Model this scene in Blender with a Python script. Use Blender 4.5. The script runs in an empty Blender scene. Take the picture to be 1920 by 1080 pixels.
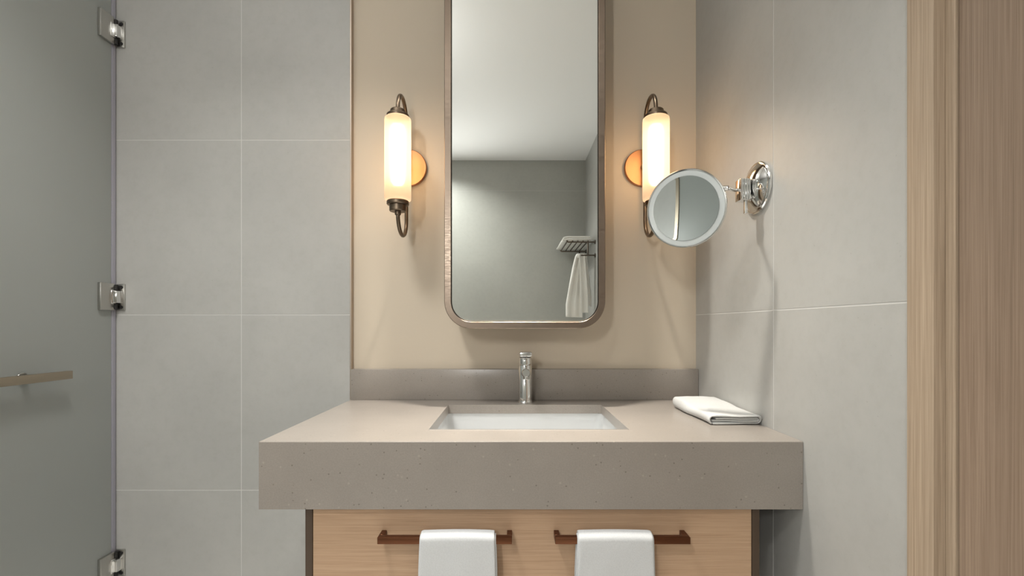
import bpy, bmesh, math, random
from mathutils import Vector, Matrix, noise as mnoise
random.seed(7)
C = bpy.context.scene.collection
SC = bpy.context.scene
PI = math.pi

# ------------------------------------------------------------------ camera, world, exposure
CAM_Z = 1.114
cam_d = bpy.data.cameras.new('camera')
cam = bpy.data.objects.new('camera', cam_d)
C.objects.link(cam)
cam.location = (0, 0, CAM_Z)
cam.rotation_euler = (PI / 2, 0, 0)
cam_d.sensor_fit = 'HORIZONTAL'
cam_d.sensor_width = 36.0
cam_d.lens = 883.0 / 1920.0 * 36.0
cam_d.shift_y = 71.0 / 1920.0
cam_d.clip_start = 0.02
SC.camera = cam

w = bpy.data.worlds.new('world')
SC.world = w
w.use_nodes = True
w.node_tree.nodes['Background'].inputs[0].default_value = (0.8, 0.85, 0.9, 1)
w.node_tree.nodes['Background'].inputs[1].default_value = 0.05

SC.view_settings.view_transform = 'Standard'
SC.view_settings.look = 'None'
SC.view_settings.exposure = 0.0
SC.view_settings.gamma = 1.0
SC.view_settings.use_curve_mapping = False

# lamp settings: (x, y, power, radius, spread degrees)
DAY = (1.0, 0.99, 0.96)
DOWNLIGHTS = [(0.045, 1.258, 7.9, 0.05, 70), (-0.66, 0.72, 9.8, 0.14, 115), (-0.66, -0.76, 15.5, 0.12, 140)]
WARM = (1.0, 0.94, 0.85)
ADDED_UPLIGHT = (-0.80, 0.70, 2.20, 4.6)
SHOWER_LIGHT = (-1.85, 0.6, 3.0, 0.09, 140)
ADDED_FILL_POWER = 12.5
SCONCE_RAD = 1.35
CEIL_Z = 2.556


# ------------------------------------------------------------------ helpers
def obj(name, bm, mat, parent=None, origin=None, smooth=True, angle=38):
    """link one mesh; vertices come in world coordinates"""
    off = Vector((0, 0, 0))
    if parent is not None:
        p = parent
        while p is not None:
            off += p.location
            p = p.parent
    elif origin is not None:
        off = Vector(origin)
    bmesh.ops.recalc_face_normals(bm, faces=bm.faces[:])
    bm.transform(Matrix.Translation(-off))
    me = bpy.data.meshes.new(name)
    bm.to_mesh(me)
    bm.free()
    if smooth:
        me.polygons.foreach_set('use_smooth', [True] * len(me.polygons))
        me.set_sharp_from_angle(angle=math.radians(angle))
    o = bpy.data.objects.new(name, me)
    C.objects.link(o)
    if mat:
        me.materials.append(mat)
    if parent is not None:
        o.parent = parent
    elif origin is not None:
        o.location = off
    return o


def tag(o, label, cat, group=None):
    o['label'] = label
    o['category'] = cat
    if group:
        o['group'] = group
    return o


def thing(name, label, cat, loc, group=None):
    o = bpy.data.objects.new(name, None)
    o.empty_display_size = 0.05
    C.objects.link(o)
    o.location = loc
    return tag(o, label, cat, group)


def struct(o):
    o['kind'] = 'structure'
    return o


def box(bm, x0, x1, y0, y1, z0, z1, bev=0.0, seg=1):
    r = bmesh.ops.create_cube(bm, size=1.0)
    vs = r['verts']
    for v in vs:
        v.co = Vector((x0 + (v.co.x + .5) * (x1 - x0), y0 + (v.co.y + .5) * (y1 - y0), z0 + (v.co.z + .5) * (z1 - z0)))
    if bev > 0:
        es = list({e for v in vs for e in v.link_edges})
        bmesh.ops.bevel(bm, geom=es, offset=bev, segments=seg, affect='EDGES', profile=0.5)
    return bm


def newbox(*a, **k):
    return box(bmesh.new(), *a, **k)


def frame_mat(origin, zaxis, xhint=Vector((0, 0, 1))):
    z = Vector(zaxis).normalized()
    x = Vector(xhint)
    if abs(x.normalized().dot(z)) > 0.98:
        x = Vector((1, 0, 0))
    y = z.cross(x).normalized()
    x = y.cross(z)
    m = Matrix((x, y, z)).transposed().to_4x4()
    m.translation = Vector(origin)
    return m


def lathe(bm, prof, mat=Matrix(), n=32):
    """prof: list of (radius, height); revolved about local z"""
    rings = []
    for r, h in prof:
        if r < 1e-6:
            rings.append([bm.verts.new(mat @ Vector((0, 0, h)))])
        else:
            rings.append([bm.verts.new(mat @ Vector((r * math.cos(2 * PI * i / n), r * math.sin(2 * PI * i / n), h)))
                          for i in range(n)])
    for a, b in zip(rings, rings[1:]):
        if len(a) == 1 and len(b) == 1:
            continue
        for i in range(n):
            j = (i + 1) % n
            if len(a) == 1:
                bm.faces.new((a[0], b[j], b[i]))
            elif len(b) == 1:
                bm.faces.new((a[i], a[j], b[0]))
            else:
                bm.faces.new((a[i], a[j], b[j], b[i]))
    return bm


def rod(bm, p0, p1, r, n=20, bev=0.0):
    p0, p1 = Vector(p0), Vector(p1)
    L = (p1 - p0).length
    m = frame_mat(p0, p1 - p0)
    b = min(bev, r * .9, L * .45)
    pr = [(0, 0), (r - b, 0), (r, b), (r, L - b), (r - b, L), (0, L)] if b > 0 else [(0, 0), (r, 0), (r, L), (0, L)]
    return lathe(bm, pr, m, n)


def tube(bm, pts, r, n=12):
    pts = [Vector(p) for p in pts]
    rings = []
    prev = None
    for i, p in enumerate(pts):
        t = (pts[min(i + 1, len(pts) - 1)] - pts[max(i - 1, 0)]).normalized()
        if prev is None:
            u = Vector((1, 0, 0)) if abs(t.x) < .9 else Vector((0, 1, 0))
        else:
            u = prev
        u = (u - t * u.dot(t)).normalized()
        prev = u
        v = t.cross(u)
        rings.append([bm.verts.new(p + (u * math.cos(2 * PI * k / n) + v * math.sin(2 * PI * k / n)) * r) for k in range(n)])
    for a, b in zip(rings, rings[1:]):
        for k in range(n):
            bm.faces.new((a[k], a[(k + 1) % n], b[(k + 1) % n], b[k]))
    bm.faces.new(rings[0][::-1])
    bm.faces.new(rings[-1])
    return bm


def rrect(cx, cz, hw, hh, r, k=10):
    """points of a rounded rectangle, counter-clockwise"""
    out = []
    for sx, sz, a0 in ((1, 1, 0), (-1, 1, 90), (-1, -1, 180), (1, -1, 270)):
        for i in range(k + 1):
            a = math.radians(a0 + 90 * i / k)
            out.append((cx + sx * (hw - r) + r * math.cos(a), cz + sz * (hh - r) + r * math.sin(a)))
    return out


def loft(bm, loops, cap0=False, cap1=False):
    rings = [[bm.verts.new(p) for p in lp] for lp in loops]
    for a, b in zip(rings, rings[1:]):
        n = len(a)
        for i in range(n):
            j = (i + 1) % n
            bm.faces.new((a[i], a[j], b[j], b[i]))
    if cap0:
        bm.faces.new(rings[0][::-1])
    if cap1:
        bm.faces.new(rings[-1])
    return bm


# ------------------------------------------------------------------ materials
def lin(r, g, b):
    f = lambda c: (c / 255 / 12.92) if c / 255 <= .04045 else ((c / 255 + .055) / 1.055) ** 2.4
    return (f(r), f(g), f(b), 1)


def mat_base(name):
    m = bpy.data.materials.new(name)
    m.use_nodes = True
    nt = m.node_tree
    return m, nt, nt.nodes['Principled BSDF']


def nd(nt, typ, **k):
    n = nt.nodes.new(typ)
    for a, b in k.items():
        setattr(n, a, b)
    return n


def coords(nt, scale=(1, 1, 1), kind='Object'):
    tc = nd(nt, 'ShaderNodeTexCoord')
    mp = nd(nt, 'ShaderNodeMapping')
    mp.inputs['Scale'].default_value = scale
    if kind == 'World':
        g = nd(nt, 'ShaderNodeNewGeometry')
        nt.links.new(g.outputs['Position'], mp.inputs[0])
    else:
        nt.links.new(tc.outputs[kind], mp.inputs[0])
    return mp.outputs[0]


def noise(nt, vec, scale, detail=4, rough=.55):
    n = nd(nt, 'ShaderNodeTexNoise')
    n.inputs['Scale'].default_value = scale
    n.inputs['Detail'].default_value = detail
    n.inputs['Roughness'].default_value = rough
    nt.links.new(vec, n.inputs['Vector'])
    return n.outputs['Fac']


def ramp(nt, fac, stops, interp='LINEAR'):
    r = nd(nt, 'ShaderNodeValToRGB')
    r.color_ramp.interpolation = interp
    while len(r.color_ramp.elements) < len(stops):
        r.color_ramp.elements.new(.5)
    for e, (p, c) in zip(r.color_ramp.elements, stops):
        e.position = p
        e.color = c
    nt.links.new(fac, r.inputs[0])
    return r.outputs[0]


def mix(nt, fac, a, b, mode='MIX'):
    n = nd(nt, 'ShaderNodeMix', data_type='RGBA', blend_type=mode)
    for i, v in ((0, fac), (6, a), (7, b)):
        if hasattr(v, 'links'):
            nt.links.new(v, n.inputs[i])
        else:
            n.inputs[i].default_value = v
    return n.outputs[2]


def bump(nt, p, h, strength=.2, dist=.001):
    b = nd(nt, 'ShaderNodeBump')
    b.inputs['Strength'].default_value = strength
    b.inputs['Distance'].default_value = dist
    nt.links.new(h, b.inputs['Height'])
    nt.links.new(b.outputs[0], p.inputs['Normal'])


def plain(name, col, rough=.5, metal=0.0, spec=.5):
    m, nt, p = mat_base(name)
    p.inputs['Base Color'].default_value = col
    p.inputs['Roughness'].default_value = rough
    p.inputs['Metallic'].default_value = metal
    p.inputs['Specular IOR Level'].default_value = spec
    return m


def tile_mat(name, col, rough=.38):
    m, nt, p = mat_base(name)
    v = coords(nt, kind='World')
    a = noise(nt, v, 2.3, 3)
    b = noise(nt, v, 38, 5, .65)
    c = noise(nt, v, 150, 3)
    base = ramp(nt, a, [(.3, tuple(x * .93 for x in col[:3]) + (1,)), (.7, tuple(min(1, x * 1.06) for x in col[:3]) + (1,))])
    fine = ramp(nt, b, [(.3, (.965, .96, .955, 1)), (.5, (1, 1, 1, 1)), (.72, (1.025, 1.02, 1.02, 1))])
    colr = mix(nt, 1.0, base, fine, 'MULTIPLY')
    sp = ramp(nt, c, [(.26, (.86, .85, .84, 1)), (.32, (1, 1, 1, 1)), (.70, (1, 1, 1, 1)), (.76, (1.08, 1.08, 1.07, 1))])
    colr = mix(nt, 1.0, colr, sp, 'MULTIPLY')
    nt.links.new(colr, p.inputs['Base Color'])
    p.inputs['Roughness'].default_value = rough
    p.inputs['Specular IOR Level'].default_value = .42
    bump(nt, p, b, .05, .001)
    return m


def stone_mat(name, col, rough):
    m, nt, p = mat_base(name)
    v = coords(nt, kind='World')
    a = noise(nt, v, 7, 4)
    base = ramp(nt, a, [(.3, tuple(x * .95 for x in col[:3]) + (1,)), (.7, tuple(min(1, x * 1.05) for x in col[:3]) + (1,))])
    vo = nd(nt, 'ShaderNodeTexVoronoi', feature='F1')
    vo.inputs['Scale'].default_value = 75
    nt.links.new(v, vo.inputs['Vector'])
    dark = ramp(nt, vo.outputs['Distance'], [(.08, (.58, .56, .55, 1)), (.16, (1, 1, 1, 1))])
    # only some cells carry a chip
    sel = nd(nt, 'ShaderNodeSeparateColor')
    nt.links.new(vo.outputs['Color'], sel.inputs[0])
    gate = ramp(nt, sel.outputs[0], [(.60, (0, 0, 0, 1)), (.62, (1, 1, 1, 1))], 'CONSTANT')
    d2 = mix(nt, gate, (1, 1, 1, 1), dark)
    vo2 = nd(nt, 'ShaderNodeTexVoronoi', feature='F1')
    vo2.inputs['Scale'].default_value = 48
    nt.links.new(v, vo2.inputs['Vector'])
    lite = ramp(nt, vo2.outputs['Distance'], [(.07, (1.22, 1.21, 1.19, 1)), (.15, (1, 1, 1, 1))])
    sel2 = nd(nt, 'ShaderNodeSeparateColor')
    nt.links.new(vo2.outputs['Color'], sel2.inputs[0])
    gate2 = ramp(nt, sel2.outputs[1], [(.6, (0, 0, 0, 1)), (.62, (1, 1, 1, 1))], 'CONSTANT')
    l2 = mix(nt, gate2, (1, 1, 1, 1), lite)
    c = noise(nt, v, 320, 2)
    fine = ramp(nt, c, [(.3, (.93, .93, .93, 1)), (.7, (1.05, 1.05, 1.05, 1))])
    colr = mix(nt, 1.0, mix(nt, 1.0, mix(nt, 1.0, base, fine, 'MULTIPLY'), d2, 'MULTIPLY'), l2, 'MULTIPLY')
    nt.links.new(colr, p.inputs['Base Color'])
    p.inputs['Roughness'].default_value = rough
    return m


def wood_mat(name, dark, light, axis, rough=.5, scale=1.0):
    m, nt, p = mat_base(name)
    s = [330 * scale] * 3
    s['xyz'.index(axis)] = 3.0 * scale
    v = coords(nt, tuple(s), 'World')
    f = noise(nt, v, 1.0, 5, .6)
    s2 = [480 * scale] * 3
    s2['xyz'.index(axis)] = 8 * scale
    v2 = coords(nt, tuple(s2), 'World')
    f2 = noise(nt, v2, 1.0, 3, .6)
    s3 = [9 * scale] * 3
    s3['xyz'.index(axis)] = .7 * scale
    f3 = noise(nt, coords(nt, tuple(s3), 'World'), 1.0, 3, .5)
    c = ramp(nt, f, [(.32, dark), (.68, light)])
    c2 = ramp(nt, f2, [(.35, (.87, .855, .84, 1)), (.55, (1, 1, 1, 1))])
    c3 = ramp(nt, f3, [(.3, (.90, .89, .88, 1)), (.7, (1.05, 1.05, 1.05, 1))])
    colr = mix(nt, 1.0, mix(nt, 1.0, c, c2, 'MULTIPLY'), c3, 'MULTIPLY')
    nt.links.new(colr, p.inputs['Base Color'])
    p.inputs['Roughness'].default_value = rough
    p.inputs['Specular IOR Level'].default_value = .35
    bump(nt, p, f2, .12, .0006)
    return m


def metal_mat(name, col, rough, grain=None):
    m, nt, p = mat_base(name)
    p.inputs['Base Color'].default_value = col
    p.inputs['Metallic'].default_value = 1.0
    p.inputs['Roughness'].default_value = rough
    if grain:
        v = coords(nt, grain, 'World')
        f = noise(nt, v, 1.0, 3)
        r = ramp(nt, f, [(.3, (rough * .8,) * 3 + (1,)), (.7, (rough * 1.25,) * 3 + (1,))])
        nt.links.new(r, p.inputs['Roughness'])
    return m


def cloth_mat(name, col):
    m, nt, p = mat_base(name)
    v = coords(nt, kind='World')
    f = noise(nt, v, 420, 3, .7)
    c = ramp(nt, f, [(.3, tuple(x * .9 for x in col[:3]) + (1,)), (.6, col)])
    nt.links.new(c, p.inputs['Base Color'])
    p.inputs['Roughness'].default_value = .95
    p.inputs['Specular IOR Level'].default_value = .1
    p.inputs['Sheen Weight'].default_value = .15
    bump(nt, p, f, .35, .0012)
    return m


M = {}
M['tile'] = tile_mat('grey_porcelain_tile', (.438, .435, .415, 1))
M['tile_rear'] = tile_mat('grey_rear_tile', (.43, .435, .405, 1))
M['grout'] = plain('pale_grout', (.60, .595, .575, 1), .85)
M['cream'] = plain('cream_wall_finish', (.60, .52, .415, 1), .62, spec=.3)
M['white_paint'] = plain('white_ceiling_paint', (.91, .91, .91, 1), .8, spec=.2)
M['floor'] = tile_mat('floor_tile', (.80, .785, .75, 1), .35)
M['stone'] = stone_mat('greige_quartz', (.304, .272, .241, 1), .28)
M['porcelain'] = plain('white_porcelain', (.63, .64, .64, 1), .14)
M['oak_h'] = wood_mat('oak_horizontal_grain', (.49, .325, .205, 1), (.57, .39, .258, 1), 'x', .5)
M['oak_v'] = wood_mat('oak_vertical_grain', (.345, .262, .186, 1), (.48, .375, .275, 1), 'z', .5)
M['oak_shaded'] = wood_mat('oak_door_leaf_shaded', (.235, .168, .12, 1), (.325, .24, .175, 1), 'z', .5)  # casing oak darkened; the shade on the leaf is put into the colour
M['dark_wood'] = plain('dark_brown_carcass', (.075, .048, .03, 1), .55)
M['handle_bronze'] = metal_mat('red_brown_handle', (.17, .072, .038, 1), .42)
M['bronze'] = metal_mat('aged_bronze', (.19, .145, .105, 1), .38)
M['frame'] = metal_mat('brushed_bronze_frame', (.24, .19, .15, 1), .36, (60, 60, 500))
M['plate'] = metal_mat('satin_bronze_plate', (.56, .29, .15, 1), .42)
M['chrome'] = metal_mat('chrome', (.80, .80, .79, 1), .07)
M['satin'] = metal_mat('satin_nickel', (.55, .54, .51, 1), .28)
M['dull'] = metal_mat('brushed_nickel_bar', (.42, .36, .28, 1), .38)
M['rack_metal'] = metal_mat('dark_rack_steel', (.14, .115, .095, 1), .35)
M['mirror'] = metal_mat('mirror_silver', (.88, .90, .875, 1), .0)
M['mirror2'] = metal_mat('small_mirror_silver', (.46, .49, .48, 1), .01)
M['black'] = plain('black_gap', (.012, .011, .010, 1), .6)
M['ring'] = plain('frosted_light_ring', (.60, .64, .64, 1), .5)
M['rubber'] = plain('grey_seal_strip', (.36, .355, .41, 1), .35)
M['towel'] = cloth_mat('white_terry', (.65, .665, .675, 1))
M['towel_cream'] = cloth_mat('warm_white_terry', (.63, .635, .62, 1))
M['towel_rack'] = cloth_mat('white_bath_terry', (.90, .885, .845, 1))
M['trim'] = metal_mat('trim_metal', (.5, .42, .35, 1), .4)


def frosted():
    m, nt, p = mat_base('frosted_glass')
    out = nt.nodes['Material Output']
    d = nd(nt, 'ShaderNodeBsdfDiffuse')
    d.inputs[0].default_value = (.245, .255, .245, 1)
    t = nd(nt, 'ShaderNodeBsdfTranslucent')
    t.inputs[0].default_value = (.50, .52, .51, 1)
    g = nd(nt, 'ShaderNodeBsdfGlossy')
    g.inputs[0].default_value = (.8, .8, .8, 1)
    g.inputs['Roughness'].default_value = .32
    a = nd(nt, 'ShaderNodeAddShader')
    nt.links.new(d.outputs[0], a.inputs[0])
    nt.links.new(t.outputs[0], a.inputs[1])
    x = nd(nt, 'ShaderNodeMixShader')
    fr = nd(nt, 'ShaderNodeFresnel')
    fr.inputs[0].default_value = 1.45
    nt.links.new(fr.outputs[0], x.inputs[0])
    nt.links.new(a.outputs[0], x.inputs[1])
    nt.links.new(g.outputs[0], x.inputs[2])
    nt.links.new(x.outputs[0], out.inputs[0])
    return m


M['frosted'] = frosted()


def emit(name, col, strength):
    m, nt, p = mat_base(name)
    p.inputs['Base Color'].default_value = (.8, .8, .8, 1)
    p.inputs['Emission Color'].default_value = col
    p.inputs['Emission Strength'].default_value = strength
    return m


M['lamp'] = emit('lamp_diffuser', (1, .94, .86, 1), 4.0)
M['bulb'] = emit('warm_bulb', (1, .68, .38, 1), SCONCE_RAD * 7)


def opal():
    """lit opal glass tube: blurred view of the bulb inside plus its own glow"""
    m, nt, p = mat_base('opal_glass')
    out = nt.nodes['Material Output']
    rf = nd(nt, 'ShaderNodeBsdfRefraction')
    rf.inputs['Color'].default_value = (1, .93, .84, 1)
    rf.inputs['Roughness'].default_value = .8
    rf.inputs['IOR'].default_value = 1.16
    tr = nd(nt, 'ShaderNodeBsdfTranslucent')
    tr.inputs[0].default_value = (.92, .86, .78, 1)
    x = nd(nt, 'ShaderNodeMixShader')
    x.inputs[0].default_value = .45
    nt.links.new(rf.outputs[0], x.inputs[1])
    nt.links.new(tr.outputs[0], x.inputs[2])
    em = nd(nt, 'ShaderNodeEmission')
    em.inputs[0].default_value = (1, .66, .40, 1)
    em.inputs[1].default_value = SCONCE_RAD * .17
    a = nd(nt, 'ShaderNodeAddShader')
    nt.links.new(x.outputs[0], a.inputs[0])
    nt.links.new(em.outputs[0], a.inputs[1])
    nt.links.new(a.outputs[0], out.inputs[0])
    return m


M['opal'] = opal()

# ------------------------------------------------------------------ room shell
YT = 1.62      # face of the tiled back wall
YC = 1.64      # face of the cream wall behind the vanity
XR = 0.64      # face of the right wall
YB = -1.212     # rear wall
XG = -1.36     # shower glass, room side
XS = -2.30     # far shower wall
XE = -0.556    # edge between tiles and cream wall
JW = .0026     # joint width
JD = .0007     # joint depth

bm = newbox(XS - .1, XR + .12, YB - .1, YC + .12, -.1, 0)
struct(obj('floor', bm, M['floor']))
bm = newbox(XS - .1, XR + .12, YB - .1, YC + .12, CEIL_Z, CEIL_Z + .1)
struct(obj('ceiling', bm, M['white_paint']))

w_cream = struct(obj('wall_vanity', newbox(XE, XR + .12, YC, YC + .12, 0, CEIL_Z), M['cream']))
w_back = struct(obj('wall_back', newbox(XS - .1, XE - .001, YT + JD, YC + .12, 0, CEIL_Z), M['grout']))


def tiles(parent, axis, plane, sgn, us, zs, mat, th=.008):
    """tiles on a wall: axis 'y' = wall faces -y/+y, 'x' = wall faces x; sgn = direction the face looks"""
    for u0, u1 in zip(us, us[1:]):
        for z0, z1 in zip(zs, zs[1:]):
            a, b, c, d = u0 + JW / 2, u1 - JW / 2, z0 + JW / 2, z1 - JW / 2
            lo, hi = (plane, plane + th) if sgn < 0 else (plane - th, plane)
            if axis == 'y':
                t = newbox(a, b, lo, hi, c, d, .0006)
            else:
                t = newbox(lo, hi, a, b, c, d, .0006)
            obj('tile', t, mat, parent, smooth=False)


ZS = [0, .549, 1.1525, 1.754, 2.356, CEIL_Z]
tiles(w_back, 'y', YT, -1, [XS, -2.131, -1.531, -.931, XE], ZS, M['tile'])

# right wall with the door opening
DY0, DY1, DH = -.262, .752, 2.12
bm = newbox(XR + JD, XR + .12, DY1, YC, 0, CEIL_Z)
box(bm, XR + JD, XR + .12, YB, DY0, 0, CEIL_Z)
box(bm, XR + JD, XR + .12, DY0, DY1, DH, CEIL_Z)
w_right = struct(obj('wall_right', bm, M['grout'], smooth=False))
ZR = [0, 1.1525, 2.3525, CEIL_Z]
tiles(w_right, 'x', XR, -1, [DY1, 1.153, YC], ZR, M['tile'])
tiles(w_right, 'x', XR, -1, [YB, DY0], ZR, M['tile'])
tiles(w_right, 'x', XR, -1, [DY0, DY1], [DH, 2.3525, CEIL_Z], M['tile'])

w_rear = struct(obj('wall_rear', newbox(XS - .1, XR + .12, YB - .1, YB - JD, 0, CEIL_Z), M['grout']))
tiles(w_rear, 'y', YB, 1, [XS, -1.75, -.56, XR], [0, 1.09, 2.29, CEIL_Z], M['tile_rear'])
w_shower = struct(obj('wall_shower', newbox(XS - .1, XS - JD, YB, YC, 0, CEIL_Z), M['grout']))
tiles(w_shower, 'x', XS, 1, [YB, -.2, .4, 1.0, YT], [0, 1.1525, 2.3525, CEIL_Z], M['tile'])

# short return wall that ends the shower glass
NY = -.45
w_left = struct(obj('wall_left', newbox(XG - .10, XG - JD, YB, NY - .004, 0, CEIL_Z), M['grout']))
tiles(w_left, 'x', XG, 1, [YB, NY], [0, 1.1525, 2.3525, CEIL_Z], M['tile'])

# bronze edge profile between tiles and cream wall
bm = newbox(XE - .0012, XE + .0038, YT - .0012, YC - .0002, 0.0, CEIL_Z, .0005)
t1 = struct(obj('trim_1', bm, M['trim']))

# ------------------------------------------------------------------ oak door in the right wall
door = struct(bpy.data.objects.new('door_1', None))
C.objects.link(door)
door.location = (XR, .5 * (DY0 + DY1), 0)
CW = .0485
for y0, y1 in ((DY1 - CW, DY1), (DY0, DY0 + CW)):
    obj('casing', newbox(XR - .010, XR + .09, y0, y1, 0, DH, .0015, 2), M['oak_v'], door)
obj('casing', newbox(XR - .010, XR + .09, DY0 + CW, DY1 - CW, DH - CW, DH, .0015, 2), M['oak_v'], door)
for y0, y1 in ((DY1 - CW - .0165, DY1 - CW), (DY0 + CW, DY0 + CW + .0165)):
    obj('door_stop', newbox(XR + .0065, XR + .09, y0, y1, 0, DH - CW, .0018, 2), M['oak_v'], door)
obj('door_leaf', newbox(XR + .0095, XR + .05, DY0 + CW + .0185, DY1 - CW - .0185, .006, DH - CW - .003, .0012, 1), M['oak_shaded'], door)

# ------------------------------------------------------------------ room downlights and two added lamps
for i, (x, y, pw, rad, sp) in enumerate(DOWNLIGHTS + [SHOWER_LIGHT]):
    nm = ['above the mirror wall', 'over the middle of the floor', 'by the rear wall', 'inside the shower'][i]
    t = thing('ceiling_downlight', 'round recessed white ceiling downlight ' + nm, 'light', (x, y, CEIL_Z))
    bm = lathe(bmesh.new(), [(rad, -.0005), (rad + .004, -.004), (rad + .014, -.004), (rad + .018, 0)],
               Matrix.Translation((x, y, CEIL_Z)), 40)
    obj('trim_ring', bm, M['white_paint'], t)
    ld = bpy.data.lights.new('downlight_lamp', 'AREA')
    ld.shape = 'DISK'
    ld.size = rad * 2
    ld.energy = pw
    ld.color = WARM if i == 0 else DAY
    ld.spread = math.radians(sp)
    lo = bpy.data.objects.new('downlight_lamp', ld)
    C.objects.link(lo)
    lo.parent = t
    lo.location = (0, 0, -.006)

wl = thing('added_fill', 'upright white fill lamp added unseen on the rear wall', 'light', (-.62, YB, 1.76))  # added frontal fill standing in for a camera flash, boxed like a wall lamp
obj('lamp_body', newbox(-.67, -.57, YB, YB + .04, 1.61, 1.91, .006, 2), M['white_paint'], wl)
ld = bpy.data.lights.new('added_fill_light', 'AREA')
ld.shape = 'RECTANGLE'
ld.size, ld.size_y = .08, .28
ld.energy = ADDED_FILL_POWER
ld.color = DAY
lo = bpy.data.objects.new('added_fill_light', ld)
C.objects.link(lo)
lo.parent = wl
lo.location = (0, .043, 0)
lo.rotation_euler = (math.radians(90), 0, 0)

px, py, pz, pp = ADDED_UPLIGHT
pd = thing('added_uplight', 'added unseen metal bowl uplight brightening the ceiling', 'light', (px, py, CEIL_Z))  # added uplight to brighten the ceiling, dressed as a hanging bowl
bm = lathe(bmesh.new(), [(0, -.055), (.05, -.05), (.10, -.03), (.13, 0), (.127, .002), (.098, -.026), (.05, -.045), (0, -.05)], Matrix.Translation((px, py, pz)), 36)
obj('bowl', bm, M['satin'], pd, angle=40)
bm = lathe(bmesh.new(), [(0, -.02), (.05, -.02), (.05, 0), (0, 0)], Matrix.Translation((px, py, CEIL_Z)), 28)
obj('ceiling_rose', bm, M['satin'], pd)
for k in range(3):
    a = 2 * PI * k / 3
    obj('wire', rod(bmesh.new(), (px + .128 * math.cos(a), py + .128 * math.sin(a), pz), (px + .03 * math.cos(a), py + .03 * math.sin(a), CEIL_Z - .015), .0012, 6), M['satin'], pd)
ld = bpy.data.lights.new('added_uplight_lamp', 'AREA')
ld.shape = 'DISK'
ld.size = .18
ld.energy = pp
ld.color = DAY
lo = bpy.data.objects.new('added_uplight_lamp', ld)
C.objects.link(lo)
lo.parent = pd
lo.location = (0, 0, pz - .012 - CEIL_Z)
lo.rotation_euler = (PI, 0, 0)

# ------------------------------------------------------------------ counter, backsplash
CT, CB, CF, CBK = .86, .711, 1.034, YC - .001
OX0, OX1, OY0, OY1 = -.203, .285, 1.150, 1.505
SLAB = .026
counter = thing('countertop', 'thick greige quartz countertop with speckled front apron and sink cutout', 'countertop',
                (.042, 1.3, CB))
bm = bmesh.new()
xs = [XE, OX0, OX1, XR - .001]
ys = [CF, OY0, OY1, CBK]
gt = [[bm.verts.new((x, y, CT)) for y in ys] for x in xs]
gb = [[bm.verts.new((x, y, CT - SLAB)) for y in ys] for x in xs]
for i in range(3):
    for j in range(3):
        if i == 1 and j == 1:
            continue
        bm.faces.new((gt[i][j], gt[i + 1][j], gt[i + 1][j + 1], gt[i][j + 1]))
        bm.faces.new((gb[i][j], gb[i][j + 1], gb[i + 1][j + 1], gb[i + 1][j]))
for i in range(3):
    for j, jj in ((0, 0), (3, 3)):
        bm.faces.new((gt[i][j], gb[i][j], gb[i + 1][j], gt[i + 1][j]))
        bm.faces.new((gt[j][i], gt[j][i + 1], gb[j][i + 1], gb[j][i]))
hole = [(1, 1), (2, 1), (2, 2), (1, 2)]
for k in range(4):
    a, b = hole[k], hole[(k + 1) % 4]
    bm.faces.new((gt[a[0]][a[1]], gb[a[0]][a[1]], gb[b[0]][b[1]], gt[b[0]][b[1]]))
bm.edges.ensure_lookup_table()
es = []
for e in bm.edges:
    a, b = e.verts[0].co, e.verts[1].co
    if abs(a.z - CT) < 1e-6 and abs(b.z - CT) < 1e-6:
        if (abs(a.y - CF) < 1e-6 and abs(b.y - CF) < 1e-6) or (abs(a.x - XE) < 1e-6 and abs(b.x - XE) < 1e-6):
            es.append(e)
        elif len([f for f in e.link_faces if abs(f.normal.z) < .5]) and OX0 - .01 < a.x < OX1 + .01 and OX0 - .01 < b.x < OX1 + .01 and OY0 - .01 < a.y < OY1 + .01 and OY0 - .01 < b.y < OY1 + .01:
            es.append(e)
bm.normal_update()
bmesh.ops.bevel(bm, geom=es, offset=.0018, segments=2, affect='EDGES', profile=.5)
obj('counter_slab', bm, M['stone'], counter, smooth=False)
bm = newbox(XE, XR - .001, CF, CF + .026, CB, CT - SLAB)
box(bm, XE, XE + .026, CF + .026, CBK, CB, CT - SLAB)
obj('apron', bm, M['stone'], counter, smooth=False)
bs = obj('backsplash', newbox(XE + .003, XR - .001, 1.612, YC - .0005, CT, .9655, .002, 2), M['stone'], origin=(.042, 1.625, CT))
tag(bs, 'low greige quartz backsplash strip standing along the back of the countertop', 'backsplash')

# ------------------------------------------------------------------ sink
sx, sy = .5 * (OX0 + OX1), .5 * (OY0 + OY1)
sink = thing('sink', 'white rectangular undermount sink basin set below the quartz countertop', 'sink', (sx, sy, .68))
hw, hh = .5 * (OX1 - OX0) + .006, .5 * (OY1 - OY0) + .006
zt = CT - SLAB - .0008
loops = []
for z, ins, r in ((zt, -.020, .03), (zt, 0, .022), (zt - .012, .001, .024), (zt - .09, .008, .034), (zt - .112, .016, .04), (zt - .122, .034, .045), (zt - .126, .07, .05)):
    loops.append([Vector((x, y, z)) for x, y in rrect(sx, sy, hw - ins, hh - ins, r)])
bm = loft(bmesh.new(), loops)
last = loops[-1]
cv = bm.verts.new((sx, sy, zt - .129))
bm.verts.ensure_lookup_table()
n = len(last)
lv = bm.verts[-1 - n:-1]
for i in range(n):
    bm.faces.new((lv[i], lv[(i + 1) % n], cv))
ob = obj('basin', bm, M['porcelain'], sink, angle=60)
so = ob.modifiers.new('thick', 'SOLIDIFY')
so.thickness = .008
so.offset = -1 if ob.data.polygons[-1].normal.z > 0 else 1
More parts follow.
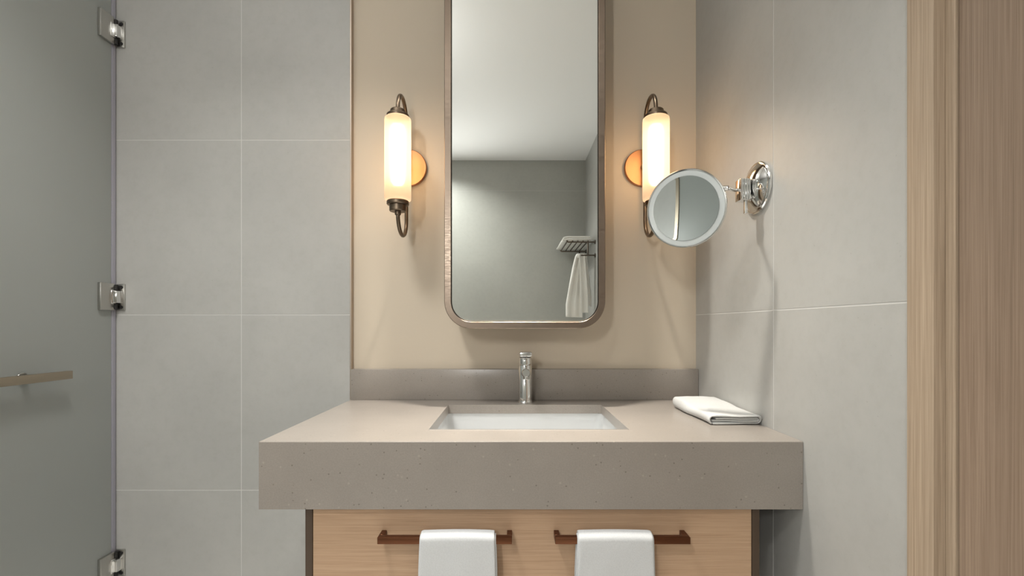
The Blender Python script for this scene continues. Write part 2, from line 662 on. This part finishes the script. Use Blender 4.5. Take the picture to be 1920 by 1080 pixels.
bm = lathe(bmesh.new(), [(0, .006), (.017, .006), (.019, .004), (.026, .003), (.030, 0)], Matrix.Translation((sx, sy, zt - .1285)), 32)
obj('drain', bm, M['chrome'], sink)

# ------------------------------------------------------------------ faucet
fx, fy = .0435, 1.558
fau = thing('faucet', 'chrome single lever faucet standing behind the sink', 'faucet', (fx, fy, CT))
T = Matrix.Translation((fx, fy, CT))
bm = lathe(bmesh.new(), [(.0, 0), (.0245, 0), (.0245, .003), (.0228, .005), (.0222, .010), (.0222, .124), (.0208, .1258), (0, .1258)], T, 40)
obj('body', bm, M['chrome'], fau)
bm = bmesh.new()
sp0 = Vector((fx, fy - .010, CT + .098))
sp1 = Vector((fx, fy - .118, CT + .110))
mm = frame_mat(sp0, sp1 - sp0)
L = (sp1 - sp0).length
lathe(bm, [(.0135, 0), (.0130, L - .003), (.0112, L), (0, L)], mm, 28)
sp = obj('spout', bm, M['chrome'], fau)
bm = rod(bmesh.new(), sp1 + Vector((0, .013, -.008)), sp1 + Vector((0, .012, -.021)), .0098, 24, .001)
obj('aerator', bm, M['satin'], sp)
bm = lathe(bmesh.new(), [(0, .1258), (.0165, .1258), (.0165, .1282), (.0218, .1288), (.0218, .147), (.0205, .1495), (0, .1500)], T, 40)
hd = obj('handle_cap', bm, M['chrome'], fau)
bm = newbox(fx - .0195, fx + .0195, -.085, .018, -.0075, .0075, .0035, 3)
bm.transform(Matrix.Translation((0, fy, CT + .1565)) @ Matrix.Rotation(math.radians(-6), 4, 'X'))
obj('lever', bm, M['chrome'], hd)

# ------------------------------------------------------------------ vanity cabinet
VX0, VX1, VP0, VP1 = -.461, .552, -.4447, .535
VF, VB, VZ = 1.05, YC - .002, .40
cab = thing('vanity_cabinet', 'oak fronted vanity cabinet with dark brown sides under the countertop', 'cabinet', (.045, 1.33, VZ))
for x0, x1 in ((VX0, VP0 - .0004), (VP1 + .0004, VX1)):
    obj('side_panel', newbox(x0, x1, VF, VB, VZ, CB - .0005, .0006), M['dark_wood'], cab)
obj('bottom_panel', newbox(VP0, VP1, VF + .02, VB, VZ, VZ + .018), M['dark_wood'], cab)
obj('back_panel', newbox(VP0, VP1, VB - .012, VB, VZ + .018, .70), M['dark_wood'], cab)
df = obj('drawer_front', newbox(VP0 + .001, VP1 - .001, VF, VF + .019, VZ + .002, CB - .0015, .0008), M['oak_h'], cab)


def pull(x0, x1):
    zt, zb, yf, yb = .659, .6442, 1.012, 1.027
    bm = newbox(x0, x1, yf, yb, zb, zt, .0012, 2)
    for a, b in ((x0, x0 + .011), (x1 - .011, x1)):
        box(bm, a, b, yb - .001, VF, zb, zt, .0008)
    return obj('drawer_handle', bm, M['handle_bronze'], cab)


pull(-.290, .000)
pull(.093, .384)


# ------------------------------------------------------------------ cloth
def sheet_profile(path, th):
    """closed cross-section of a sheet of thickness th that follows an open path of 2-d points"""
    L, R = [], []
    n = len(path)
    for i in range(n):
        a = Vector(path[max(i - 1, 0)])
        b = Vector(path[min(i + 1, n - 1)])
        t = (b - a).normalized()
        nrm = Vector((-t.y, t.x))
        p = Vector(path[i])
        L.append(p + nrm * th / 2)
        R.append(p - nrm * th / 2)
    t1 = (Vector(path[-1]) - Vector(path[-2])).normalized()
    t0 = (Vector(path[0]) - Vector(path[1])).normalized()
    return L + [Vector(path[-1]) + t1 * th * .45] + R[::-1] + [Vector(path[0]) + t0 * th * .45]


def extrude_profile(bm, prof, u0, u1, nseg, place, edge=.004):
    """prof 2-d closed; place(u, p2, s) gives a world point; the ends are rounded off"""
    us = [u0, u0 + edge * .3, u0 + edge] + [u0 + edge + (u1 - u0 - 2 * edge) * i / nseg for i in range(1, nseg)] + [u1 - edge, u1 - edge * .3, u1]
    c = Vector((0, 0))
    loops = []
    m = len(prof)
    half = m // 2
    for k, u in enumerate(us):
        d = min(u - u0, u1 - u) / edge
        f = 1 if d >= 1 else (.45 if d < .1 else .82)
        lp = []
        for i, p in enumerate(prof):
            q = prof[(m - 2 - i) % m] if i not in (half - 1, m - 1) else p
            mid = (Vector(p) + Vector(q)) / 2
            lp.append(place(u, mid + (Vector(p) - mid) * f))
        loops.append(lp)
    loft(bm, loops, True, True)
    return bm


def hanging_towel(label, x0, x1, zf, zb, seed):
    yc, ztop = 1.0195, .659
    bm = bmesh.new()
    for lay, (th, gap, dx0, dx1, dz) in enumerate(((.0045, .0008, -.0022, .0030, -.006), (.0052, .0056, 0, 0, 0))):
        r = .0078 + gap + th / 2
        path = [(yc - r - .0012 * (1 - s), zf + dz + (ztop - zf - dz - .006) * s) for s in [i / 22 for i in range(23)]]
        path += [(yc - r * math.cos(a), ztop - .004 + (r - .003) * math.sin(a)) for a in [PI * i / 12 for i in range(1, 12)]]
        path += [(yc + r + .001 * s, ztop - .006 - (ztop - zb - dz - .006) * s) for s in [i / 18 for i in range(19)]]
        prof = sheet_profile(path, th)

        def place(u, p):
            y, z = p.x, p.y
            dep = max(0, ztop - z)
            w1 = mnoise.noise(Vector((u * 16 + seed, z * 7, lay * .7))) * .0035 * min(1, dep / .06)
            w2 = mnoise.noise(Vector((u * 7 + seed, z * 5, 3.3))) * .0022
            sag = -.0016 * math.cos((u - .5 * (x0 + x1)) / (x1 - x0) * PI) if dep < .02 else 0
            edge = mnoise.noise(Vector((seed * 2.1, z * 8, 1.7 + (u > .5 * (x0 + x1))))) * .0022
            front = -1 if y < yc else .35
            return Vector((u + edge + (u - .5 * (x0 + x1)) * .035 * min(1, dep / .08), y - abs(w1) * (1 if front < 0 else -.3) , z + w2 * .3 - sag))
        extrude_profile(bm, prof, x0 + dx0, x1 + dx1, 22, place, .005)
    o = obj('hand_towel', bm, M['towel'], origin=(.5 * (x0 + x1), yc, zf), angle=180)
    return tag(o, label, 'towel', 'hand towels on the cabinet handles')


hanging_towel('folded white hand towel draped over the left cabinet handle', -.1965, -.0385, .36, .40, 2.0)
hanging_towel('folded white hand towel draped over the right cabinet handle', .1415, .3015, .355, .40, 9.0)


def washcloth():
    """folded cloth on the counter: layers folded about the right edge, extruded along y"""
    bm = bmesh.new()
    z0 = CT + .0006
    xl, xr = .506, .633
    th = .0052
    rows = [z0 + .0030, z0 + .0094, z0 + .0158, z0 + .0222]
    R = (rows[1] - rows[0]) / 2
    path = []
    N = 10
    # bottom layer to the right, fold back, to the left, fold, to the right, fold, top layer to the left
    def run(a, b, z):
        for i in range(N + 1):
            path.append((a + (b - a) * i / N, z))
    def fold(x, za, zb, side):
        rr = (zb - za) / 2
        for i in range(1, 6):
            a = PI * i / 6
            path.append((x + side * rr * math.sin(a), (za + zb) / 2 - rr * math.cos(a)))
    run(xl + .010, xr - .004, rows[1])
    fold(xr - .004, rows[1], rows[2], 1)
    run(xr - .004, xl + .02, rows[2])
    inner = list(path)
    path.clear()
    run(xl + .010, xr - .004, rows[0])
    fold(xr - .004, rows[0], rows[3], 1)
    run(xr - .004, xl + .008, rows[3])
    # the top layer rolls down over the left edge
    for i in range(1, 8):
        a = PI * i / 8
        rr = (rows[3] - rows[0]) / 2
        path.append((xl + .008 - rr * math.sin(a) * .8, (rows[3] + rows[0]) / 2 + rr * math.cos(a)))
    outer = list(path)
    y0, y1 = 1.205, 1.465

    def mk(y_off0, y_off1, pth, t, sd):
        prof = sheet_profile(pth, t)

        def place(u, p):
            s = (u - y0) / (y1 - y0)
            x, z = p.x, p.y
            nx = mnoise.noise(Vector((x * 22 + sd, u * 16, 0))) * .0028
            nz = mnoise.noise(Vector((x * 18, u * 14 + sd, 4.0)))
            hgt = (z - z0) / .026
            lift = .0035 * math.sin(s * PI * .9) * hgt + .0040 * nz * hgt
            # back end loosely rolled, thicker; front end pressed flat
            zz = z0 + (z - z0) * (0.95 + .85 * max(0, s - .5)) + lift
            skew = -.004 * s + .007 * math.sin(s * 7) * (1 - hgt) * .6
            xx = min(x + nx + skew, XR - .0022)
            yy = u + .010 * mnoise.noise(Vector((x * 9, hgt * 2, sd)))
            return Vector((xx, yy, max(zz, z0)))
        extrude_profile(bm, prof, y0 + y_off0, y1 + y_off1, 26, place, .004)
    mk(0, 0, outer, th, 1.0)
    mk(.004, -.006, inner, th, 6.0)
    o = obj('washcloth', bm, M['towel_cream'], origin=(.57, 1.33, CT), angle=180)
    tag(o, 'white cloth folded flat on the right end of the countertop by the tiled wall', 'towel')


washcloth()

# ------------------------------------------------------------------ wall mirror
MX0, MX1, MZ0, MZ1 = -.2072, .2855, 1.1058, 2.385
MYF = 1.441
mcx, mcz = .5 * (MX0 + MX1), .5 * (MZ0 + MZ1)
mhw, mhh = .5 * (MX1 - MX0), .5 * (MZ1 - MZ0)
mir = thing('wall_mirror', 'tall rounded rectangular wall mirror in a bronze frame above the faucet', 'mirror', (mcx, YC, MZ0))


def rl(y, ins, r):
    return [Vector((x, y, z)) for x, z in rrect(mcx, mcz, mhw - ins, mhh - ins, max(r - ins, .004), 14)]


FWID = .0203
RO = .083
bm = loft(bmesh.new(), [rl(YC - .0005, .012, RO), rl(YC - .0005, .001, RO), rl(MYF + .0015, 0, RO), rl(MYF, .0015, RO), rl(MYF, FWID - .001, RO), rl(MYF + .001, FWID, RO), rl(MYF + .010, FWID, RO)])
obj('frame', bm, M['frame'], mir, angle=30)
bm = loft(bmesh.new(), [rl(MYF + .022, FWID - .004, RO), rl(MYF + .0072, FWID - .0005, RO)], True, True)
obj('backing', bm, M['black'], mir, angle=30)
bm = loft(bmesh.new(), [rl(MYF + .0070, FWID + .0022, RO), rl(MYF + .0042, FWID + .0022, RO), rl(MYF + .0034, FWID + .0030, RO)], True, True)
obj('mirror_glass', bm, M['mirror'], mir, smooth=False)


# ------------------------------------------------------------------ sconces
def sconce(x, label):
    yf, yb = 1.48, 1.60
    t = thing('wall_sconce', label, 'wall lamp', (x, YC, 1.66), 'sconces beside the mirror')
    m = frame_mat((x, YC - .0005, 1.660), (0, -1, 0))
    bm = lathe(bmesh.new(), [(0, .0), (.0625, 0), (.0637, .002), (.0637, .013), (.0615, .0155), (0, .0165)], m, 56)
    pl = obj('backplate', bm, M['plate'], t, angle=30)
    bm = rod(bmesh.new(), (x, YC - .012, 1.660), (x, yb, 1.660), .010, 20)
    obj('stem', bm, M['bronze'], pl)
    # one tube: front leg, top arch, behind the glass, bottom arch, front leg
    pts = [(x, yf, 1.785), (x, yf, 1.800)]
    c, r = .5 * (yf + yb), .5 * (yb - yf)
    pts += [(x, c - r * math.cos(a), 1.800 + r * math.sin(a)) for a in [PI * i / 18 for i in range(1, 19)]]
    pts += [(x, yb, 1.75), (x, yb, 1.66), (x, yb, 1.55), (x, yb, 1.470)]
    pts += [(x, c + r * math.cos(a), 1.470 - r * math.sin(a)) for a in [PI * i / 18 for i in range(1, 19)]]
    pts += [(x, yf, 1.478)]
    obj('bracket_tube', tube(bmesh.new(), pts, .0063, 14), M['bronze'], t)
    T = Matrix.Translation((x, yf, 0))
    bm = lathe(bmesh.new(), [(0, 1.766), (.0335, 1.766), (.0345, 1.768), (.0345, 1.776), (.0325, 1.778), (.0235, 1.7785), (.0235, 1.7905), (.0215, 1.793), (0, 1.794)], T, 36)
    obj('top_cap', bm, M['bronze'], t, angle=30)
    bm = lathe(bmesh.new(), [(0, 1.5065), (.0325, 1.5065), (.0345, 1.504), (.0345, 1.496), (.0325, 1.4935), (.0265, 1.4925), (.0265, 1.476), (.0245, 1.4735), (.0095, 1.4735), (.0095, 1.464), (.008, 1.462), (0, 1.462)], T, 36)
    obj('bottom_cap', bm, M['bronze'], t, angle=30)
    bm = lathe(bmesh.new(), [(.030, 1.767), (.037, 1.767), (.0402, 1.764), (.0412, 1.758), (.0412, 1.516), (.0402, 1.510), (.036, 1.5065), (.030, 1.5065)], T, 44)
    gl = obj('glass_tube', bm, M['opal'], t, angle=60)
    bm = lathe(bmesh.new(), [(0, 1.745), (.012, 1.742), (.017, 1.73), (.017, 1.57), (.012, 1.558), (0, 1.555)], T, 24)
    obj('bulb', bm, M['bulb'], gl, angle=60)


sconce(-.3587, 'bronze wall sconce with lit opal glass tube left of the tall mirror')
sconce(.4525, 'bronze wall sconce with lit opal glass tube partly behind the round shaving mirror')

# ------------------------------------------------------------------ magnifying mirror on its arm
mag = thing('magnifying_mirror', 'round chrome magnifying mirror with frosted ring on an arm on the right wall', 'mirror', (XR, 1.222, 1.471))
yp, zp = 1.222, 1.471
m = frame_mat((XR - .0003, yp, zp), (-1, 0, 0))
bm = lathe(bmesh.new(), [(0, 0), (.0655, 0), (.0665, .002), (.0665, .006), (.064, .0085), (.060, .009), (.058, .0105), (.050, .0165), (.038, .0225), (.022, .0268), (0, .0285)], m, 56)
obj('wall_plate', bm, M['chrome'], mag, angle=30)
# swivel block with vertical ribs and pin
bm = newbox(.585, .611, yp - .017, yp + .013, 1.437, 1.492, .0015, 2)
for k in range(4):
    rod(bm, (.588 + k * .0066, yp - .0175, 1.4385), (.588 + k * .0066, yp - .0175, 1.4905), .0027, 12)
obj('swivel_block', bm, M['chrome'], mag, angle=30)
bm = newbox(.611, .630, yp - .013, yp + .011, 1.478, 1.489, .0015, 2)
box(bm, .611, .630, yp - .013, yp + .011, 1.441, 1.452, .0015, 2)
rod(bm, (.619, yp - .002, 1.437), (.619, yp - .002, 1.493), .0062, 18, .001)
rod(bm, (.6315, yp - .016, 1.452), (.6315, yp + .012, 1.452), .0065, 18, .001)
obj('hinge_yoke', bm, M['chrome'], mag, angle=30)
obj('pin', rod(bmesh.new(), (.604, yp - .004, 1.404), (.604, yp - .004, 1.440), .0048, 18, .001), M['chrome'], mag)
TH, PT = math.radians(34.4), math.radians(-6)
nrm = Vector((-math.sin(TH) * math.cos(PT), -math.cos(TH) * math.cos(PT), math.sin(PT)))
dc = Vector((.449, 1.218, 1.417))
m = frame_mat(dc, nrm)
bm = lathe(bmesh.new(), [(0, -.017), (.060, -.017), (.090, -.0135), (.0985, -.006), (.1000, -.002), (.1000, .0035), (.0988, .0055), (.0965, .0058), (.0955, .0045), (.0955, .002), (0, .002)], m, 72)
hd = obj('mirror_head', bm, M['chrome'], mag, angle=35)
bm = lathe(bmesh.new(), [(.0955, .0025), (.0950, .0042), (.0822, .0042), (.0815, .0025)], m, 72)
obj('frosted_ring', bm, M['ring'], hd, angle=35)
prof = []
RC = 1.1
for k in range(0, 15):
    r = .0820 * k / 14
    prof.append((r, .0026 + r * r / (2 * RC)))
bm = lathe(bmesh.new(), prof[::-1] + [], m, 72)
obj('mirror_glass', bm, M['mirror2'], hd, angle=60)
# arm from rim to block
xv = m.to_3x3() @ Vector((1, 0, 0))
side = nrm.cross(Vector((0, 0, 1))).normalized()
if side.x < 0:
    side = -side
up = side.cross(nrm).normalized()
if up.z < 0:
    up = -up
rim = dc + side * .0985 * math.cos(math.radians(22)) + up * .0985 * math.sin(math.radians(22)) - nrm * .004
bm = tube(bmesh.new(), [rim - side * .004, rim + side * .006, Vector((.575, yp - .004, 1.4640)), Vector((.587, yp - .003, 1.4665))], .0042, 14)
lathe(bm, [(0, -.007), (.006, -.007), (.0066, -.005), (.0066, .005), (.006, .007), (0, .007)], frame_mat(rim + side * .004, side), 18)
obj('arm', bm, M['chrome'], mag, angle=40)

# ------------------------------------------------------------------ shower door
sd = thing('shower_door', 'frosted glass shower door with chrome hinges and a horizontal bar at left', 'shower door', (XG, 1.23, 0))
obj('glass_panel', newbox(XG - .010, XG, .862, 1.5985, .012, 2.32, .0006), M['frosted'], sd)
obj('seal_strip', newbox(XG - .012, XG + .0005, 1.5990, 1.6175, .012, 2.32, .002, 2), M['rubber'], sd)


def hinge(zc):
    h = .0455
    bm = newbox(XG + .0002, XG + .012, 1.544, 1.598, zc - h, zc + h, .002, 2)
    o = obj('hinge', bm, M['satin'], sd)
    bm = newbox(XG + .0008, XG + .0315, 1.6135, YT - .0003, zc - h, zc + h, .0012, 2)
    obj('wall_leaf', bm, M['satin'], o)
    bm = newbox(XG + .001, XG + .026, 1.590, 1.614, zc - .021, zc + .021, .003, 2)
    box(bm, XG + .0105, XG + .014, 1.583, 1.600, zc - .023, zc + .023, .0008)
    obj('knuckle', bm, M['chrome'], o)
    bm = bmesh.new()
    for s in (-1, 1):
        rod(bm, (XG + .010, 1.605, zc + s * .022), (XG + .010, 1.605, zc + s * .042), .006, 14)
        rod(bm, (XG + .022, 1.6140, zc + s * .034), (XG + .022, 1.6120, zc + s * .034), .0055, 16)
    obj('screw', bm, M['black'], o)


for z in (2.114, 1.212, .302):
    hinge(z)
bm = newbox(-1.331, -1.315, .93, 1.411, .956, .980, .0015, 2)
hb = obj('bar_handle', bm, M['dull'], sd)
bm = bmesh.new()
for y in (1.305, 1.0):
    rod(bm, (XG + .0003, y, .9675), (-1.328, y, .9675), .0095, 20)
    rod(bm, (XG + .0003, y, .9675), (XG + .005, y, .9675), .0165, 24, .001)
obj('bracket', bm, M['satin'], hb)

fp = thing('shower_screen', 'fixed frosted glass screen continuing the shower door towards the rear wall', 'shower screen', (XG, .28, 0))
obj('glass_panel', newbox(XG - .010, XG, NY + .004, .856, .012, 2.32, .0006), M['frosted'], fp)
obj('wall_channel', newbox(XG - .014, XG + .004, NY - .003, NY + .016, .0, 2.32, .001), M['dull'], fp)
obj('floor_channel', newbox(XG - .014, XG + .004, NY + .016, .856, .0, .011, .001), M['satin'], fp)

# ------------------------------------------------------------------ towel rack near the rear wall (seen in the mirror)
rk = thing('towel_rack', 'dark metal towel rack with slatted shelf on the right wall, seen in the mirror', 'towel rack', (XR, -.94, 1.66))
RY0, RY1, RZ, RL = -1.190, -.722, 1.757, 1.655
for y in (RY0 + .012, RY1):
    for z in (RZ, RL):
        obj('wall_flange', rod(bmesh.new(), (XR - .0003, y, z), (XR - .007, y, z), .016, 24, .001), M['rack_metal'], rk)
for y in (RY0 + .012, RY1):
    bm = tube(bmesh.new(), [(XR - .005, y, RZ), (.43, y, RZ), (.423, y, RZ + .003), (.42, y, RZ + .012)], .0055, 12)
    tube(bm, [(.583, y, RZ), (.583, y, RL + .006), (.586, y, RL + .001), (.592, y, RL), (XR - .005, y, RL)], .0058, 12)
    obj('bracket', bm, M['rack_metal'], rk)
for x in (.425, .465, .505, .545, .583):
    obj('rod', rod(bmesh.new(), (x, RY0, RZ + .006), (x, RY1 + .004, RZ + .006), .0045, 12), M['rack_metal'], rk)
obj('rail', rod(bmesh.new(), (.535, RY0, RL), (.535, RY1 + .012, RL), .0055, 14), M['rack_metal'], rk)
for y in (RY0 + .012, RY1):
    obj('rail_arm', rod(bmesh.new(), (.531, y, RL), (.587, y, RL), .0052, 12), M['rack_metal'], rk)


def rack_towel():
    bm = bmesh.new()
    z0 = RZ + .0118
    for lay, (x0, x1, zz, th) in enumerate(((.392, .606, z0 + .0105, .020), (.400, .600, z0 + .0305, .019))):
        path = [(x0 + (x1 - x0) * i / 16, zz) for i in range(17)]
        prof = sheet_profile(path, th)

        def place(u, p):
            nz = mnoise.noise(Vector((p.x * 12, u * 9, lay * 3.0))) * .004
            edge = max(0, (.45 - p.x) / .06)
            z = p.y + nz * (p.y - z0) / .04 - .012 * edge ** 2 * (p.y - z0) / .04
            return Vector((p.x + .004 * mnoise.noise(Vector((u * 11, lay, 0))), u, max(z, z0)))
        extrude_profile(bm, prof, -1.175, -.732 - .01 * lay, 20, place, .014)
    o = obj('bath_towel', bm, M['towel_rack'], origin=(.5, -.95, z0), angle=180)
    tag(o, 'white bath towel folded flat on the slatted rack, seen in the mirror', 'towel')


rack_towel()


def rail_towel():
    """towel hung over the rail end, gathered at the top and fanning out below"""
    bm = bmesh.new()
    # (x centre top, x0 bottom, x1 bottom, y plane, z bottom, folds)
    for k, (xa0, xa1, xb0, xb1, y, zb0, zb1, fo) in enumerate(((.497, .548, .418, .545, -.755, 1.183, 1.178, 2.2), (.515, .556, .528, .585, -.732, 1.215, 1.215, 1.2), (.535, .580, .560, .618, -.767, 1.285, 1.262, 1.3))):
        nu, nv = 26, 30
        g = []
        for i in range(nu + 1):
            u = i / nu
            col = []
            for j in range(nv + 1):
                v = j / nv
                e = min(1, v * 1.25) ** .8
                xa = xa0 + (xa1 - xa0) * u
                xb = xb0 + (xb1 - xb0) * u
                x = xa + (xb - xa) * e
                zb = zb0 + (zb1 - zb0) * u
                z = 1.664 + (zb - 1.664) * v
                amp = .010 * (1 - .35 * v)
                yy = y + amp * math.sin(u * fo * 2 * PI + k) + .008 * mnoise.noise(Vector((u * 3, v * 3, k)))
                col.append(bm.verts.new((x, yy, z)))
            g.append(col)
        for i in range(nu):
            for j in range(nv):
                bm.faces.new((g[i][j], g[i + 1][j], g[i + 1][j + 1], g[i][j + 1]))
    # the part over the rail
    rod(bm, (.497, -.750, 1.655), (.580, -.750, 1.655), .0185, 20, .006)
    o = obj('hanging_towel', bm, M['towel_rack'], origin=(.52, -.75, 1.16), angle=180)
    s = o.modifiers.new('thick', 'SOLIDIFY')
    s.thickness = .004
    tag(o, 'white towel hanging in folds below the slatted rack, seen in the mirror', 'towel')


rail_towel()
